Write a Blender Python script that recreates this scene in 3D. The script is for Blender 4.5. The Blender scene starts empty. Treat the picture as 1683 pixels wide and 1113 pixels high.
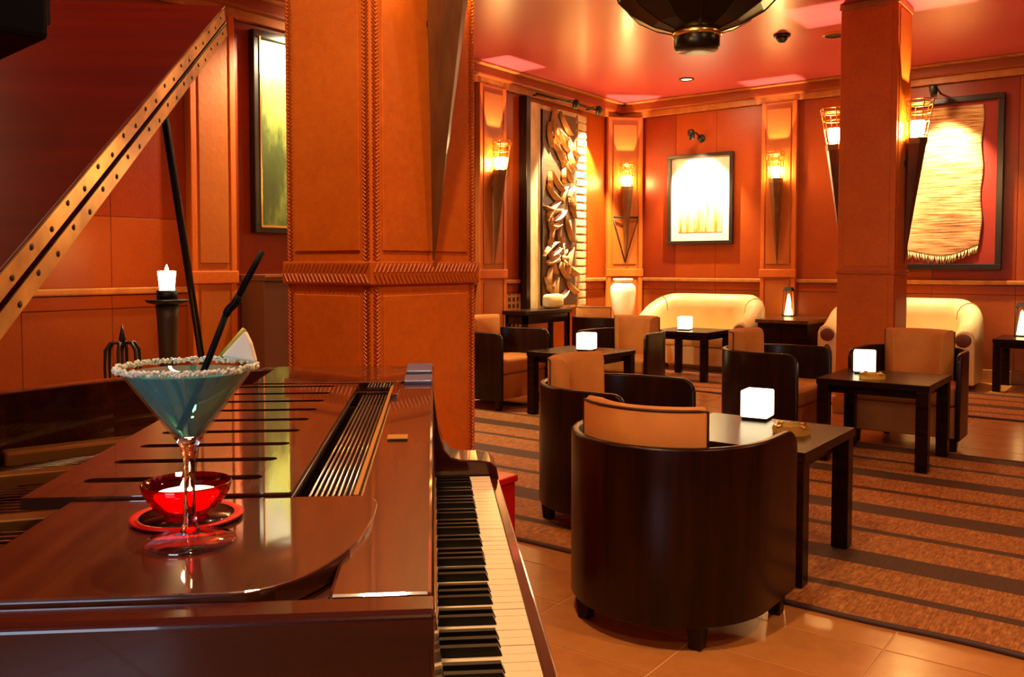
import bpy, math, random
from mathutils import Vector, Matrix
random.seed(7)
PI = math.pi
S = bpy.context.scene
C = S.collection

# ------------------------------------------------------------------ camera, world, exposure
CAM = (6.04, -10.47, 1.24)
cd = bpy.data.cameras.new('camera'); cam = bpy.data.objects.new('camera', cd); C.objects.link(cam)
cd.sensor_width = 36; cd.lens = 36*1443/1683; cd.shift_y = -56.5/1683; cd.clip_start = .02
cam.location = CAM
cam.rotation_euler = (math.radians(90-2.5), 0, math.atan2(.6, .8))
S.camera = cam
w = bpy.data.worlds.new('world'); S.world = w; w.use_nodes = True
w.node_tree.nodes['Background'].inputs[0].default_value = (.02, .006, .002, 1)
w.node_tree.nodes['Background'].inputs[1].default_value = 1
S.view_settings.view_transform = 'Standard'; S.view_settings.look = 'None'
S.view_settings.gamma = 1; S.view_settings.use_curve_mapping = False
S.view_settings.exposure = 0.0
S.cycles.use_denoising = True
S.cycles.sample_clamp_indirect = 6
S.cycles.caustics_reflective = False
S.cycles.caustics_refractive = False
S.cycles.max_bounces = 10
S.cycles.transparent_max_bounces = 16

H = 3.40            # ceiling height
RX, RY = 10.5, -14.5

def thing(name, label, cat, loc=(0,0,0), rz=0, group=None):
    o = bpy.data.objects.new(name, None); C.objects.link(o); o.empty_display_size = .1
    o.location = loc; o.rotation_euler = (0,0,rz); tag(o, label, cat, group); return o
def tag(o, label, cat, group=None):
    o['label'] = label; o['category'] = cat
    if group: o['group'] = group
    return o
def struct(o):
    o['kind'] = 'structure'; return o
def lamp(name, kind, parent, loc, energy, col, size=.05, rot=(0,0,0), spot=None, blend=.3):
    l = bpy.data.lights.new(name, kind); l.energy = energy; l.color = col
    if kind == 'AREA': l.shape = 'DISK'; l.size = size
    else: l.shadow_soft_size = size
    if spot: l.spot_size = math.radians(spot); l.spot_blend = blend
    o = bpy.data.objects.new(name, l); C.objects.link(o); o.parent = parent; o.location = loc; o.rotation_euler = rot
    return o

# ------------------------------------------------------------------ materials
def rgb(r, g, b):
    f = lambda c: (c/255/12.92 if c/255 <= .04045 else ((c/255+.055)/1.055)**2.4)
    return (f(r), f(g), f(b), 1)
class N:
    def __init__(s, name):
        s.m = bpy.data.materials.new(name); s.m.use_nodes = True; s.t = s.m.node_tree
        s.b = s.t.nodes['Principled BSDF']; s.co = None
    def n(s, ty, **kw):
        x = s.t.nodes.new(ty)
        for k, v in kw.items(): setattr(x, k, v)
        return x
    def l(s, a, b): s.t.links.new(a, b)
    def coord(s, scale=(1,1,1), rot=(0,0,0)):
        if not s.co: s.co = s.n('ShaderNodeTexCoord')
        mp = s.n('ShaderNodeMapping'); mp.inputs['Scale'].default_value = scale; mp.inputs['Rotation'].default_value = rot
        s.l(s.co.outputs['Object'], mp.inputs['Vector']); return mp.outputs['Vector']
    def noise(s, scale, sc=(1,1,1), detail=4, rough=.55):
        x = s.n('ShaderNodeTexNoise'); x.inputs['Scale'].default_value = scale; x.inputs['Detail'].default_value = detail
        x.inputs['Roughness'].default_value = rough
        s.l(s.coord(sc), x.inputs['Vector']); return x.outputs['Fac']
    def wave(s, scale, sc=(1,1,1), rot=(0,0,0), dist=0, direction='X'):
        x = s.n('ShaderNodeTexWave', bands_direction=direction); x.inputs['Scale'].default_value = scale; x.inputs['Distortion'].default_value = dist
        s.l(s.coord(sc, rot), x.inputs['Vector']); return x.outputs['Fac']
    def ramp(s, fac, stops):
        x = s.n('ShaderNodeValToRGB'); e = x.color_ramp.elements
        while len(e) < len(stops): e.new(.5)
        for i, (p, c) in enumerate(stops): e[i].position = p; e[i].color = c
        s.l(fac, x.inputs[0]); return x.outputs[0]
    def math(s, op, a, b):
        x = s.n('ShaderNodeMath', operation=op)
        for i, v in enumerate((a, b)):
            if isinstance(v, (int, float)): x.inputs[i].default_value = v
            else: s.l(v, x.inputs[i])
        return x.outputs[0]
    def base(s, c):
        if isinstance(c, tuple): s.b.inputs['Base Color'].default_value = c
        else: s.l(c, s.b.inputs['Base Color'])
        return s
    def set(s, **kw):
        for k, v in kw.items(): s.b.inputs[k.replace('_', ' ')].default_value = v
        return s
    def bump(s, fac, strength=.3, dist=.01):
        x = s.n('ShaderNodeBump'); x.inputs['Strength'].default_value = strength; x.inputs['Distance'].default_value = dist
        s.l(fac, x.inputs['Height']); s.l(x.outputs[0], s.b.inputs['Normal']); return s
M = {}
def wood(name, c1, c2, rough, coat=0, stretch=(3,3,30), scale=2.0):
    a = N(name); f = a.noise(scale, stretch, 6, .6)
    a.base(a.ramp(f, [(.3, c1), (.7, c2)])).set(Roughness=rough)
    if coat: a.set(Coat_Weight=coat, Coat_Roughness=.035, Specular_IOR_Level=.25)
    M[name] = a.m
wood('mahogany', (.018,.0030,.0006,1), (.095,.0200,.0028,1), .34, 1.0, (30,2.2,30), 1.5)
wood('mahogany_dark', (.030,.0045,.0025,1), (.060,.0105,.0045,1), .22, .8, (3,26,26), 1.5)
wood('lid_wood', (.040,.0014,.0002,1), (.060,.0024,.0003,1), .40, .05, (2,22,22), 1.2)
wood('chair_wood', (.0055,.0013,.0006,1), (.026,.0055,.0016,1), .30, .02, (14,14,1.2), 2.0)
wood('table_wood', (.006,.0015,.0007,1), (.020,.0045,.0014,1), .26, .03, (2,18,18), 2.0)
M['table_wood'].node_tree.nodes['Principled BSDF'].inputs['Specular IOR Level'].default_value = .14
M['lid_wood'].node_tree.nodes['Principled BSDF'].inputs['Specular IOR Level'].default_value = .02
M['lid_wood'].node_tree.nodes['Principled BSDF'].inputs['Coat Weight'].default_value = 0
M['mahogany'].node_tree.nodes['Principled BSDF'].inputs['Coat IOR'].default_value = 2.3
wood('oak_trim', (.34,.105,.017,1), (.50,.18,.035,1), .38, .1, (6,6,6), 1.6)
def leather(name, c1, c2, rough=.42, lattice=False, bs=.25):
    a = N(name); f = a.noise(1.3, (1,1,1), 6, .65); g = a.noise(38, (1,1,1), 5, .7)
    col = a.ramp(a.math('ADD', a.math('MULTIPLY', f, .62), a.math('MULTIPLY', g, .38)), [(.3, c1), (.68, c2)])
    a.base(col).set(Roughness=rough, Specular_IOR_Level=.28)
    h = g
    if lattice:
        w1 = a.wave(4.5, (1,1,1), (0, math.radians(35), 0), .6); w2 = a.wave(4.5, (1,1,1), (0, math.radians(-35), 0), .6)
        w3 = a.wave(4.5, (1,1,1), (math.radians(35),0,0), .6, 'Y'); w4 = a.wave(4.5, (1,1,1), (math.radians(-35),0,0), .6, 'Y')
        m = a.math('MULTIPLY', a.math('MULTIPLY', w1, w2), a.math('MULTIPLY', w3, w4))
        h = a.math('ADD', a.math('MULTIPLY', g, .6), a.math('MULTIPLY', m, .5))
    a.bump(h, bs, .006); M[name] = a.m
leather('pillar_leather', (.48,.088,.006,1), (.72,.170,.011,1), .42, True, .35)
leather('braid_leather', (.42,.075,.006,1), (.62,.140,.011,1), .42)
leather('pilaster_leather', (.32,.070,.008,1), (.44,.115,.013,1), .42, True, .2)
leather('wall_red', (.18,.016,.0012,1), (.27,.030,.002,1), .36)
leather('wall_orange', (.25,.036,.0020,1), (.35,.058,.0030,1), .36)
leather('dado', (.22,.036,.003,1), (.31,.060,.005,1), .42)
a = N('ceiling_paint'); f = a.noise(.35, (1,1,1), 3)
a.base(a.ramp(f, [(.3, (.58,.080,.095,1)), (.75, (.68,.105,.125,1))])).set(Roughness=.34, Coat_Weight=.15, Coat_Roughness=.15); M['ceiling'] = a.m
a = N('tile'); f = a.noise(1.1, (1,1,1), 5); g = a.noise(14, (1,1,1), 4)
a.base(a.ramp(a.math('ADD', a.math('MULTIPLY', f, .6), a.math('MULTIPLY', g, .4)), [(.32, (.44,.16,.034,1)), (.7, (.60,.25,.062,1))])).set(Roughness=.22); a.bump(g, .06, .003); M['tile'] = a.m
a = N('grout'); a.base((.66,.36,.12,1)).set(Roughness=.8); M['grout'] = a.m
# woven mat: stripes run along x; y is measured from the mat's front edge
a = N('mat_weave')
sep = a.n('ShaderNodeSeparateXYZ'); a.co = a.n('ShaderNodeTexCoord'); a.l(a.co.outputs['Object'], sep.inputs[0])
wob = a.math('MULTIPLY', a.math('SUBTRACT', a.noise(1.2, (1,1,1), 3), .5), .035)
yy = a.math('ADD', sep.outputs['Y'], wob)
ph = a.math('FRACT', a.math('DIVIDE', yy, .8), 0)
def band(c, hw): return a.math('LESS_THAN', a.math('ABSOLUTE', a.math('SUBTRACT', ph, c), 0), hw)
dark = a.math('MAXIMUM', band(.84, .115), band(.355, .038))
st = a.noise(3.2, (60,3,1), 5, .7); wv = a.noise(70, (1,.4,1), 2)
lightc = a.ramp(a.math('ADD', a.math('MULTIPLY', st, .65), a.math('MULTIPLY', wv, .35)), [(.38, (.20,.050,.006,1)), (.52, (.42,.138,.018,1)), (.66, (.68,.32,.075,1))])
darkc = a.ramp(st, [(.3, (.045,.016,.004,1)), (.7, (.12,.045,.012,1))])
mx = a.n('ShaderNodeMix', data_type='RGBA'); a.l(dark, mx.inputs[0]); a.l(lightc, mx.inputs[6]); a.l(darkc, mx.inputs[7])
a.base(mx.outputs[2]).set(Roughness=.75); a.bump(st, .6, .006); M['mat_weave'] = a.m
def plain(name, c, rough=.5, metal=0, **kw):
    a = N(name); a.base(c).set(Roughness=rough, Metallic=metal, **kw); M[name] = a.m; return a
def glow(name, c, strength):
    a = N(name); a.base((.8,.7,.5,1)).set(Emission_Color=c, Emission_Strength=strength, Roughness=.4); M[name] = a.m
plain('mat_edge', (.060,.022,.009,1), .6)
a = plain('suede', (.46,.165,.032,1), .75); a.base(a.ramp(a.noise(6, (1,1,1), 5), [(.3, (.50,.165,.022,1)), (.7, (.64,.24,.036,1))])).bump(a.noise(180), .15, .002)
plain('piping', (.035,.010,.004,1), .5)
a = plain('cream_leather', (.72,.56,.26,1), .38); a.base(a.ramp(a.noise(3), [(.3, (.66,.50,.21,1)), (.7, (.78,.62,.30,1))])).bump(a.noise(60), .08, .003)
plain('sofa_brown', (.12,.030,.009,1), .4)
plain('ivory', (.82,.66,.42,1), .22)
plain('ebony', (.004,.004,.0045,1), .35, 0, Specular_IOR_Level=.22)
plain('black', (.004,.0035,.003,1), .45)
plain('black_plastic', (.002,.002,.002,1), .5, 0, Specular_IOR_Level=.12)
plain('iron', (.010,.008,.006,1), .45, .4)
plain('brass', (.85,.50,.13,1), .28, 1)
a = plain('brass_worn', (.75,.42,.12,1), .3, 1); a.base(a.ramp(a.noise(7, (1,1,1), 4), [(.38, (.26,.10,.022,1)), (.62, (.72,.42,.12,1))]))
plain('bronze', (.55,.29,.07,1), .35, .6)
plain('chrome', (.55,.60,.75,1), .08, 1)
plain('steel_window_sheen', (.16,.22,.42,1), .3, .6)  # window reflection put into the blue colour of the hinge plates
plain('steel', (.6,.5,.4,1), .25, 1)
plain('gold_metal', (.9,.62,.2,1), .25, 1)
wood('torch_wood', (.085,.026,.007,1), (.17,.062,.014,1), .38, .2, (8,8,2))
plain('dark_olive', (.045,.026,.008,1), .5, .3)
plain('olive_metal', (.17,.095,.02,1), .4, .5)
plain('pendant_bronze', (.020,.013,.005,1), .30, .6)
plain('stone', (.15,.055,.020,1), .55)
plain('red_plastic', (.62,.010,.006,1), .35)
plain('felt', (.012,.004,.003,1), .9)
plain('soundboard', (.20,.075,.018,1), .4)
plain('ceramic', (.82,.72,.52,1), .25)
plain('frame_black', (.012,.007,.004,1), .3)
plain('white_mat', (.85,.80,.68,1), .6)
a = plain('screw', (.05,.025,.008,1), .4, .6)
def glass(name, c, ior=1.45, rough=0):
    a = N(name); a.base(c).set(Roughness=rough, Transmission_Weight=1, IOR=ior); M[name] = a.m; return a
glass('clear_glass', (1,1,1,1))
def thin_glass(name, tint, trans=0.0, ior=1.5):
    a = N(name); nt = a.t; nt.nodes.remove(a.b); out = nt.nodes['Material Output']
    tr_ = a.n('ShaderNodeBsdfTransparent'); tr_.inputs[0].default_value = tint
    tl = a.n('ShaderNodeBsdfTranslucent'); tl.inputs[0].default_value = tint
    gl_ = a.n('ShaderNodeBsdfGlossy'); gl_.inputs['Roughness'].default_value = .03
    lw = a.n('ShaderNodeLayerWeight'); lw.inputs[0].default_value = .5
    fr = a.math('ADD', a.math('MULTIPLY', a.math('POWER', lw.outputs['Facing'], 4.0), .8), ((ior-1)/(ior+1))**2)
    m1 = a.n('ShaderNodeMixShader'); m1.inputs[0].default_value = trans; a.l(tr_.outputs[0], m1.inputs[1]); a.l(tl.outputs[0], m1.inputs[2])
    m2 = a.n('ShaderNodeMixShader'); a.l(fr, m2.inputs[0]); a.l(m1.outputs[0], m2.inputs[1]); a.l(gl_.outputs[0], m2.inputs[2])
    a.l(m2.outputs[0], out.inputs[0]); M[name] = a.m
thin_glass('bowl_glass', (.97,.99,1,1), 0, 1.55)
thin_glass('foot_glass', (.9,.92,.95,1), .05, 2.8)
thin_glass('red_glass', (.42,.005,.004,1), .14)
thin_glass('amber_glass', (1,.78,.36,1), .6, 2.0)
a = glass('blue_drink', (.20,.92,.97,1), 1.10); a.set(Transmission_Weight=.74)
a = plain('salt', (.80,.88,.74,1), .7); a.bump(a.noise(400), .8, .002)
plain('pineapple', (.95,.90,.70,1), .45)
plain('peel', (.45,.42,.05,1), .5)
glow('torch_glow', (1,.62,.19,1), 200)
glow('cube_glow', (1,.80,.44,1), 4.0)
glow('candle_glow', (1,.75,.36,1), 10)
glow('flame_glow', (1,.70,.30,1), 60)
glow('pendant_glow', (1,.62,.25,1), 16)
glow('lantern_glow', (1,.62,.20,1), 9)
glow('daylight_pane', (.62,.78,1,1), 7.0)
glow('down_glow', (1,.70,.40,1), 12)
# framed print: pale paper with ochre reeds rising from the bottom
a = N('print_art'); sep = a.n('ShaderNodeSeparateXYZ'); a.co = a.n('ShaderNodeTexCoord'); a.l(a.co.outputs['Object'], sep.inputs[0])
s1 = a.noise(9, (1.6,1,.12), 5, .7); hz = a.math('SUBTRACT', s1, a.math('MULTIPLY', a.math('ADD', sep.outputs['Z'], .42), .55))
a.base(a.ramp(hz, [(.25, (.86,.80,.62,1)), (.42, (.80,.66,.30,1)), (.52, (.50,.27,.05,1)), (.62, (.16,.10,.03,1))])).set(Roughness=.5); M['print_art'] = a.m
# tall green painting
a = N('green_art'); s1 = a.noise(2.2, (1,1.4,.35), 6, .7); s2 = a.noise(5, (1,1,.25), 5, .7)
a.base(a.ramp(a.math('ADD', a.math('MULTIPLY', s1, .6), a.math('MULTIPLY', s2, .4)), [(.30, (.015,.020,.005,1)), (.48, (.055,.070,.014,1)), (.58, (.20,.22,.04,1)), (.72, (.50,.48,.26,1))])).set(Roughness=.4); M['green_art'] = a.m
# woven hanging with horizontal slubs
a = N('hanging_weave'); s1 = a.noise(5, (.6,1,14), 6, .7); s2 = a.noise(1.2, (1,1,2), 3)
a.base(a.ramp(a.math('ADD', a.math('MULTIPLY', s1, .7), a.math('MULTIPLY', s2, .3)), [(.36, (.10,.018,.004,1)), (.46, (.36,.13,.03,1)), (.56, (.62,.38,.14,1)), (.75, (.80,.62,.34,1))])).set(Roughness=.85); a.bump(s1, .5, .01); M['hanging_weave'] = a.m
plain('fringe', (.74,.56,.28,1), .9)
leather('backing_red', (.20,.012,.004,1), (.28,.020,.006,1), .6)
a = N('carved_wood'); f = a.noise(5, (1,1,1), 5); a.base(a.ramp(f, [(.3, (.22,.095,.025,1)), (.7, (.48,.25,.085,1))])).set(Roughness=.4); M['carved_wood'] = a.m
a = N('carved_pale'); f = a.noise(9, (1,1,.5), 5); a.base(a.ramp(f, [(.3, (.42,.26,.10,1)), (.7, (.70,.52,.26,1))])).set(Roughness=.5); M['carved_pale'] = a.m
wood('carved_shade', (.045,.016,.004,1), (.12,.045,.012,1), .5)  # ground darkened so shade between the carved leaves is in its colour
plain('brick_tan', (.52,.26,.07,1), .6)

# ------------------------------------------------------------------ mesh builder
class B:
    def __init__(s): s.v = []; s.f = []; s.sm = []
    def add(s, vs, fs, smooth=False):
        k = len(s.v); s.v += [tuple(v) for v in vs]; s.f += [[i+k for i in f] for f in fs]; s.sm += [smooth]*len(fs); return s
    def box(s, x0, x1, y0, y1, z0, z1):
        x0, x1 = sorted((x0, x1)); y0, y1 = sorted((y0, y1)); z0, z1 = sorted((z0, z1))
        v = [(x0,y0,z0),(x1,y0,z0),(x1,y1,z0),(x0,y1,z0),(x0,y0,z1),(x1,y0,z1),(x1,y1,z1),(x0,y1,z1)]
        return s.add(v, [(3,2,1,0),(4,5,6,7),(0,1,5,4),(1,2,6,5),(2,3,7,6),(3,0,4,7)])
    def frustum(s, c0, h0, c1, h1):        # two rectangles (centre, half sizes) joined
        v = []
        for c, h in ((c0,h0),(c1,h1)):
            v += [(c[0]-h[0],c[1]-h[1],c[2]),(c[0]+h[0],c[1]-h[1],c[2]),(c[0]+h[0],c[1]+h[1],c[2]),(c[0]-h[0],c[1]+h[1],c[2])]
        return s.add(v, [(3,2,1,0),(4,5,6,7),(0,1,5,4),(1,2,6,5),(2,3,7,6),(3,0,4,7)])
    def lathe(s, prof, n=32, c=(0,0,0), smooth=True, cap=True, phase=0):
        v = []; f = []
        for r, z in prof:
            for i in range(n):
                t = 2*PI*i/n + phase; v.append((c[0]+r*math.cos(t), c[1]+r*math.sin(t), c[2]+z))
        for j in range(len(prof)-1):
            for i in range(n):
                f.append((j*n+i, j*n+(i+1)%n, (j+1)*n+(i+1)%n, (j+1)*n+i))
        if cap:
            if prof[0][0] > 1e-6: f.append(tuple(reversed(range(n))))
            if prof[-1][0] > 1e-6: f.append(tuple((len(prof)-1)*n+i for i in range(n)))
        return s.add(v, f, smooth)
    def tube(s, pts, r, n=8, smooth=True, caps=True):
        pts = [Vector(p) for p in pts]; rs = r if isinstance(r, (list, tuple)) else [r]*len(pts)
        v = []; f = []; up = None
        for i, p in enumerate(pts):
            d = (pts[min(i+1,len(pts)-1)] - pts[max(i-1,0)]).normalized()
            if up is None:
                up = Vector((0,0,1)) if abs(d.z) < .9 else Vector((1,0,0))
            x = d.cross(up).normalized(); y = x.cross(d).normalized(); up = y
            for k in range(n):
                t = 2*PI*k/n; v.append(p + (x*math.cos(t)+y*math.sin(t))*rs[i])
        for j in range(len(pts)-1):
            for k in range(n): f.append((j*n+k, (j+1)*n+k, (j+1)*n+(k+1)%n, j*n+(k+1)%n))
        if caps: f.append(tuple(range(n))); f.append(tuple(reversed([(len(pts)-1)*n+k for k in range(n)])))
        return s.add(v, f, smooth)
    def prism(s, poly, z0, z1, smooth=False):     # polygon in xy, extruded in z
        n = len(poly); v = [(x,y,z0) for x,y in poly] + [(x,y,z1) for x,y in poly]
        f = [tuple(reversed(range(n))), tuple(range(n,2*n))] + [(i,(i+1)%n,n+(i+1)%n,n+i) for i in range(n)]
        return s.add(v, f, smooth)
    def loft(s, rings, smooth=True, caps=True, closed=True):
        n = len(rings[0]); v = [p for r in rings for p in r]; f = []
        for j in range(len(rings)-1):
            for k in range(n if closed else n-1): f.append((j*n+k, j*n+(k+1)%n, (j+1)*n+(k+1)%n, (j+1)*n+k))
        if caps: f.append(tuple(reversed(range(n)))); f.append(tuple((len(rings)-1)*n+k for k in range(n)))
        return s.add(v, f, smooth)
    def ball(s, c, r, n=10, m=7, rot=None):
        rx, ry, rz = r if isinstance(r, (tuple, list)) else (r, r, r); v = []; f = []
        R = rot or Matrix.Identity(3)
        for j in range(m+1):
            p = PI*j/m
            for i in range(n):
                t = 2*PI*i/n
                q = R @ Vector((rx*math.sin(p)*math.cos(t), ry*math.sin(p)*math.sin(t), -rz*math.cos(p)))
                v.append((c[0]+q.x, c[1]+q.y, c[2]+q.z))
        for j in range(m):
            for i in range(n): f.append((j*n+i, j*n+(i+1)%n, (j+1)*n+(i+1)%n, (j+1)*n+i))
        return s.add(v, f, True)
    def xf(s, mat):
        s.v = [tuple(mat @ Vector(p)) for p in s.v]; return s
    def mesh(s, name, m):
        me = bpy.data.meshes.new(name); me.from_pydata(s.v, [], s.f)
        me.polygons.foreach_set('use_smooth', s.sm); me.update(); me.materials.append(M[m] if isinstance(m, str) else m)
        return me
    def obj(s, name, m, parent=None, bevel=0, seg=2, loc=None, fix=True):
        me = s.mesh(name, m)
        if fix:
            import bmesh
            bm = bmesh.new(); bm.from_mesh(me); bmesh.ops.remove_doubles(bm, verts=bm.verts, dist=1e-6)
            bmesh.ops.recalc_face_normals(bm, faces=bm.faces); bm.to_mesh(me); bm.free()
        o = bpy.data.objects.new(name, me); C.objects.link(o); o.parent = parent
        if loc: o.location = loc
        if bevel:
            b = o.modifiers.new('bevel', 'BEVEL'); b.width = bevel; b.segments = seg; b.limit_method = 'ANGLE'; b.angle_limit = math.radians(40)
            b.harden_normals = False
        return o
def copy_tree(o, parent=None):
    c = o.copy(); C.objects.link(c); c.parent = parent
    for ch in list(o.children): copy_tree(ch, c)
    return c
def place(root, loc, rz, label):
    root.location = loc; root.rotation_euler = (0,0,rz); root['label'] = label; return root

# ------------------------------------------------------------------ the room
fl = struct(B().box(-.2, RX+.2, RY-.2, .2, -.12, -.0025).obj('floor', 'grout'))
TX, TY, TX0, TY0 = .53, .305, 4.80, -7.825
RUG = [(1.0, 9.6, -7.33, -4.20), (1.3, 9.0, -2.50, -1.06)]
cells = []
for i in range(-10, 12):
    for j in range(-24, 27):
        x0, y0 = TX0+i*TX, TY0+j*TY; x1, y1 = x0+TX, y0+TY
        x0c, x1c, y0c, y1c = max(x0,0), min(x1,RX), max(y0,RY), min(y1,0)
        if x1c-x0c < .02 or y1c-y0c < .02: continue
        cells.append((x0c, x1c, y0c, y1c))
def vis(c):
    cx, cy = (c[0]+c[1])/2-CAM[0], (c[2]+c[3])/2-CAM[1]
    X, Y = .8*cx+.6*cy, -.6*cx+.8*cy
    px = 841+1443*X/max(Y,.01); py = 437+1443*1.24/max(Y,.01)
    hid = any(r[0]+.1 < c[0] and c[1] < r[1]-.1 and r[2] < c[2] and c[3] < r[3] for r in RUG)
    ok = Y > 2.3 and 760 < px < 1800 and py < 1300 and not hid
    return (0 if ok else 1, Y if Y > 0 else 50-Y)
cells.sort(key=vis)
tmesh = B().box(-.5,.5,-.5,.5,-.008,0).mesh('floor_tile', 'tile')
rest = B(); g = .0035
for k, c in enumerate(cells):
    if k < 290 and vis(c)[0] == 0:
        full = abs(c[1]-c[0]-TX) < 1e-4 and abs(c[3]-c[2]-TY) < 1e-4
        o = bpy.data.objects.new('floor_tile', B().box(-(c[1]-c[0])/2+g,(c[1]-c[0])/2-g,-(c[3]-c[2])/2+g,(c[3]-c[2])/2-g,-.008,0).mesh('floor_tile','tile') if True else tmesh)
        C.objects.link(o); o.parent = fl; o.location = ((c[0]+c[1])/2, (c[2]+c[3])/2, random.uniform(-.0006,.0006))
    else:
        rest.box(c[0]+g, c[1]-g, c[2]+g, c[3]-g, -.008, 0)
o = rest.obj('floor_tiles_hidden', 'tile', fl, fix=False); o['kind'] = 'stuff'; o.name = 'floor_tiling'
struct(B().box(-.2, RX+.2, RY-.2, .2, H, H+.15).obj('ceiling', 'ceiling'))
wb = struct(B().box(-.2, RX+.2, 0, .2, 0, H).obj('wall_back', 'dado'))
wl = struct(B().box(-.2, 0, RY, 0, 0, H).obj('wall_left', 'dado'))
struct(B().box(RX, RX+.2, RY, 0, 0, H).obj('wall_right', 'dado'))
struct(B().box(-.2, RX+.2, RY-.2, RY, 0, H).obj('wall_front', 'dado'))
RZ0, RZ1 = 1.035, 1.085         # chair rail
def run(names, z0, z1, depth, m, bevel=.006, extra=None):
    for nm, side in names:
        b = B()
        if side == 'back': b.box(0, RX, -depth, 0, z0, z1)
        else: b.box(0, depth, RY, 0, z0, z1)
        struct(b.obj(nm, m, bevel=bevel))
run([('trim_1','back'),('trim_2','left')], RZ0, RZ1, .045, 'oak_trim', .012)
run([('trim_3','back'),('trim_4','left')], 3.20, 3.40, .07, 'oak_trim', .006)
run([('trim_5','back'),('trim_6','left')], 3.27, 3.398, .13, 'dado', .02)
run([('trim_7','back'),('trim_8','left')], 3.375, 3.399, .19, 'oak_trim', .008)
run([('baseboard_back','back'),('baseboard_left','left')], 0, .14, .03, 'oak_trim', .008)
# wall panels (each its own piece)
pan_b = [0.30, .86, 1.42, 2.03, 2.46, 3.15, 3.95, 4.75, 5.45, 6.3, 7.2, 8.1]
pan_l = [0.30, .80, 2.30, 2.63, 3.10, 3.85, 4.85, 6.18, 6.58, 7.18, 7.80, 8.50, 9.3, 10.2, 11.2]
def panel(side, t0, t1, z0, z1, m, d=.014):
    b = B()
    if side == 'back': b.box(t0+.0015, t1-.0015, -d, 0, z0, z1); par = wb
    else: b.box(0, d, -t1+.0015, -t0-.0015, z0, z1); par = wl
    b.obj('panel', m, par, bevel=.002, seg=1)
for side, arr in (('back', pan_b), ('left', pan_l)):
    for k, (t0, t1) in enumerate(zip(arr, arr[1:])):
        if (side == 'back' and t0 == 2.03) or (side == 'left' and t0 in (2.63, 6.18)): continue
        mm = 'wall_orange' if (k % 3 and side == 'back') or (side == 'left' and k < 3) else 'wall_red'
        if side == 'left' and t0 > 6:
            panel(side, t0, t1, 1.087, 1.588, 'wall_orange'); panel(side, t0, t1, 1.591, 3.195, 'wall_red')
        else: panel(side, t0, t1, 1.09, 3.195, mm)
        panel(side, t0, t1, .145, .93, 'dado', .012); panel(side, t0, t1, .937, 1.03, 'wall_orange', .012)

def braid(b, p0, p1, u, nrm, width, step=.03, r=.008):
    """rows of slanted cords between p0 and p1; u = across direction, nrm = outward"""
    p0, p1, u, nrm = Vector(p0), Vector(p1), Vector(u), Vector(nrm)
    L = (p1-p0).length; d = (p1-p0)/L; n = max(2, int(L/step))
    for i in range(n):
        c = p0 + d*(L*(i+.5)/n)
        for sgn in (-1, 1):
            a0 = c + u*(sgn*width*.04) - d*step*.45 + nrm*r*.5
            a1 = c + u*(sgn*width*.46) + d*step*.45 + nrm*r*.5
            side = (a1-a0).cross(nrm).normalized()*r*1.25
            e = nrm*r*1.2
            v = [a0-side, a0+side, a1+side, a1-side, a0-side*.4+e, a0+side*.4+e, a1+side*.4+e, a1-side*.4+e]
            b.add(v, [(0,1,5,4),(1,2,6,5),(2,3,7,6),(3,0,4,7),(4,5,6,7)])
def pilaster(par, side, t0, t1, d=.075):
    """flat leather pilaster with a band, raised side strips; child of the wall"""
    def bx(b, s0, s1, e0, e1, z0, z1):
        if side == 'back': return b.box(s0, s1, -e1, -e0, z0, z1)
        return b.box(e0, e1, -s1, -s0, z0, z1)
    p = bx(B(), t0, t1, 0, d, 0, 3.2).obj('pilaster', 'pilaster_leather', par, bevel=.006)
    for s0 in (t0, t1-.05): bx(B(), s0, s0+.05, d-.004, d+.010, .14, 3.2).obj('side_strip', 'braid_leather', p, bevel=.005)
    bx(B(), t0-.01, t1+.01, d, d+.022, 1.10, 1.20).obj('band', 'braid_leather', p, bevel=.008)
    bx(B(), t0+.07, t1-.07, d, d+.010, 1.26, 3.12).obj('upper_panel', 'pilaster_leather', p, bevel=.004)
    bx(B(), t0+.07, t1-.07, d, d+.010, .18, 1.06).obj('lower_panel', 'pilaster_leather', p, bevel=.004)
    bx(B(), t0-.015, t1+.015, d-.01, d+.035, 0, .15).obj('plinth', 'oak_trim', p, bevel=.008)
pilaster(wb, 'back', 2.03, 2.46)
pilaster(wl, 'left', 2.63, 3.10)
pilaster(wl, 'left', 6.18, 6.58)
# corner pilaster set across the corner
cp = B().prism([(0,0),(0,-.36),(.05,-.40),(.40,-.05),(.36,0)], 0, 3.2).obj('pilaster', 'pilaster_leather', wl, bevel=.004)
q = Matrix.Rotation(math.radians(45), 4, 'Z'); q.translation = Vector((.225, -.225, 0))
B().box(-.25,.25,-.025,0,1.10,1.20).xf(q).obj('band', 'braid_leather', cp, bevel=.006)
for x in (-.235, .185): B().box(x,x+.05,-.016,0,.14,3.2).xf(q).obj('side_strip', 'braid_leather', cp, bevel=.005)
B().box(-.16,.16,-.012,0,1.26,3.1).xf(q).obj('upper_panel', 'pilaster_leather', cp, bevel=.004)
B().box(-.16,.16,-.012,0,.2,1.05).xf(q).obj('lower_panel', 'pilaster_leather', cp, bevel=.004)

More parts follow.
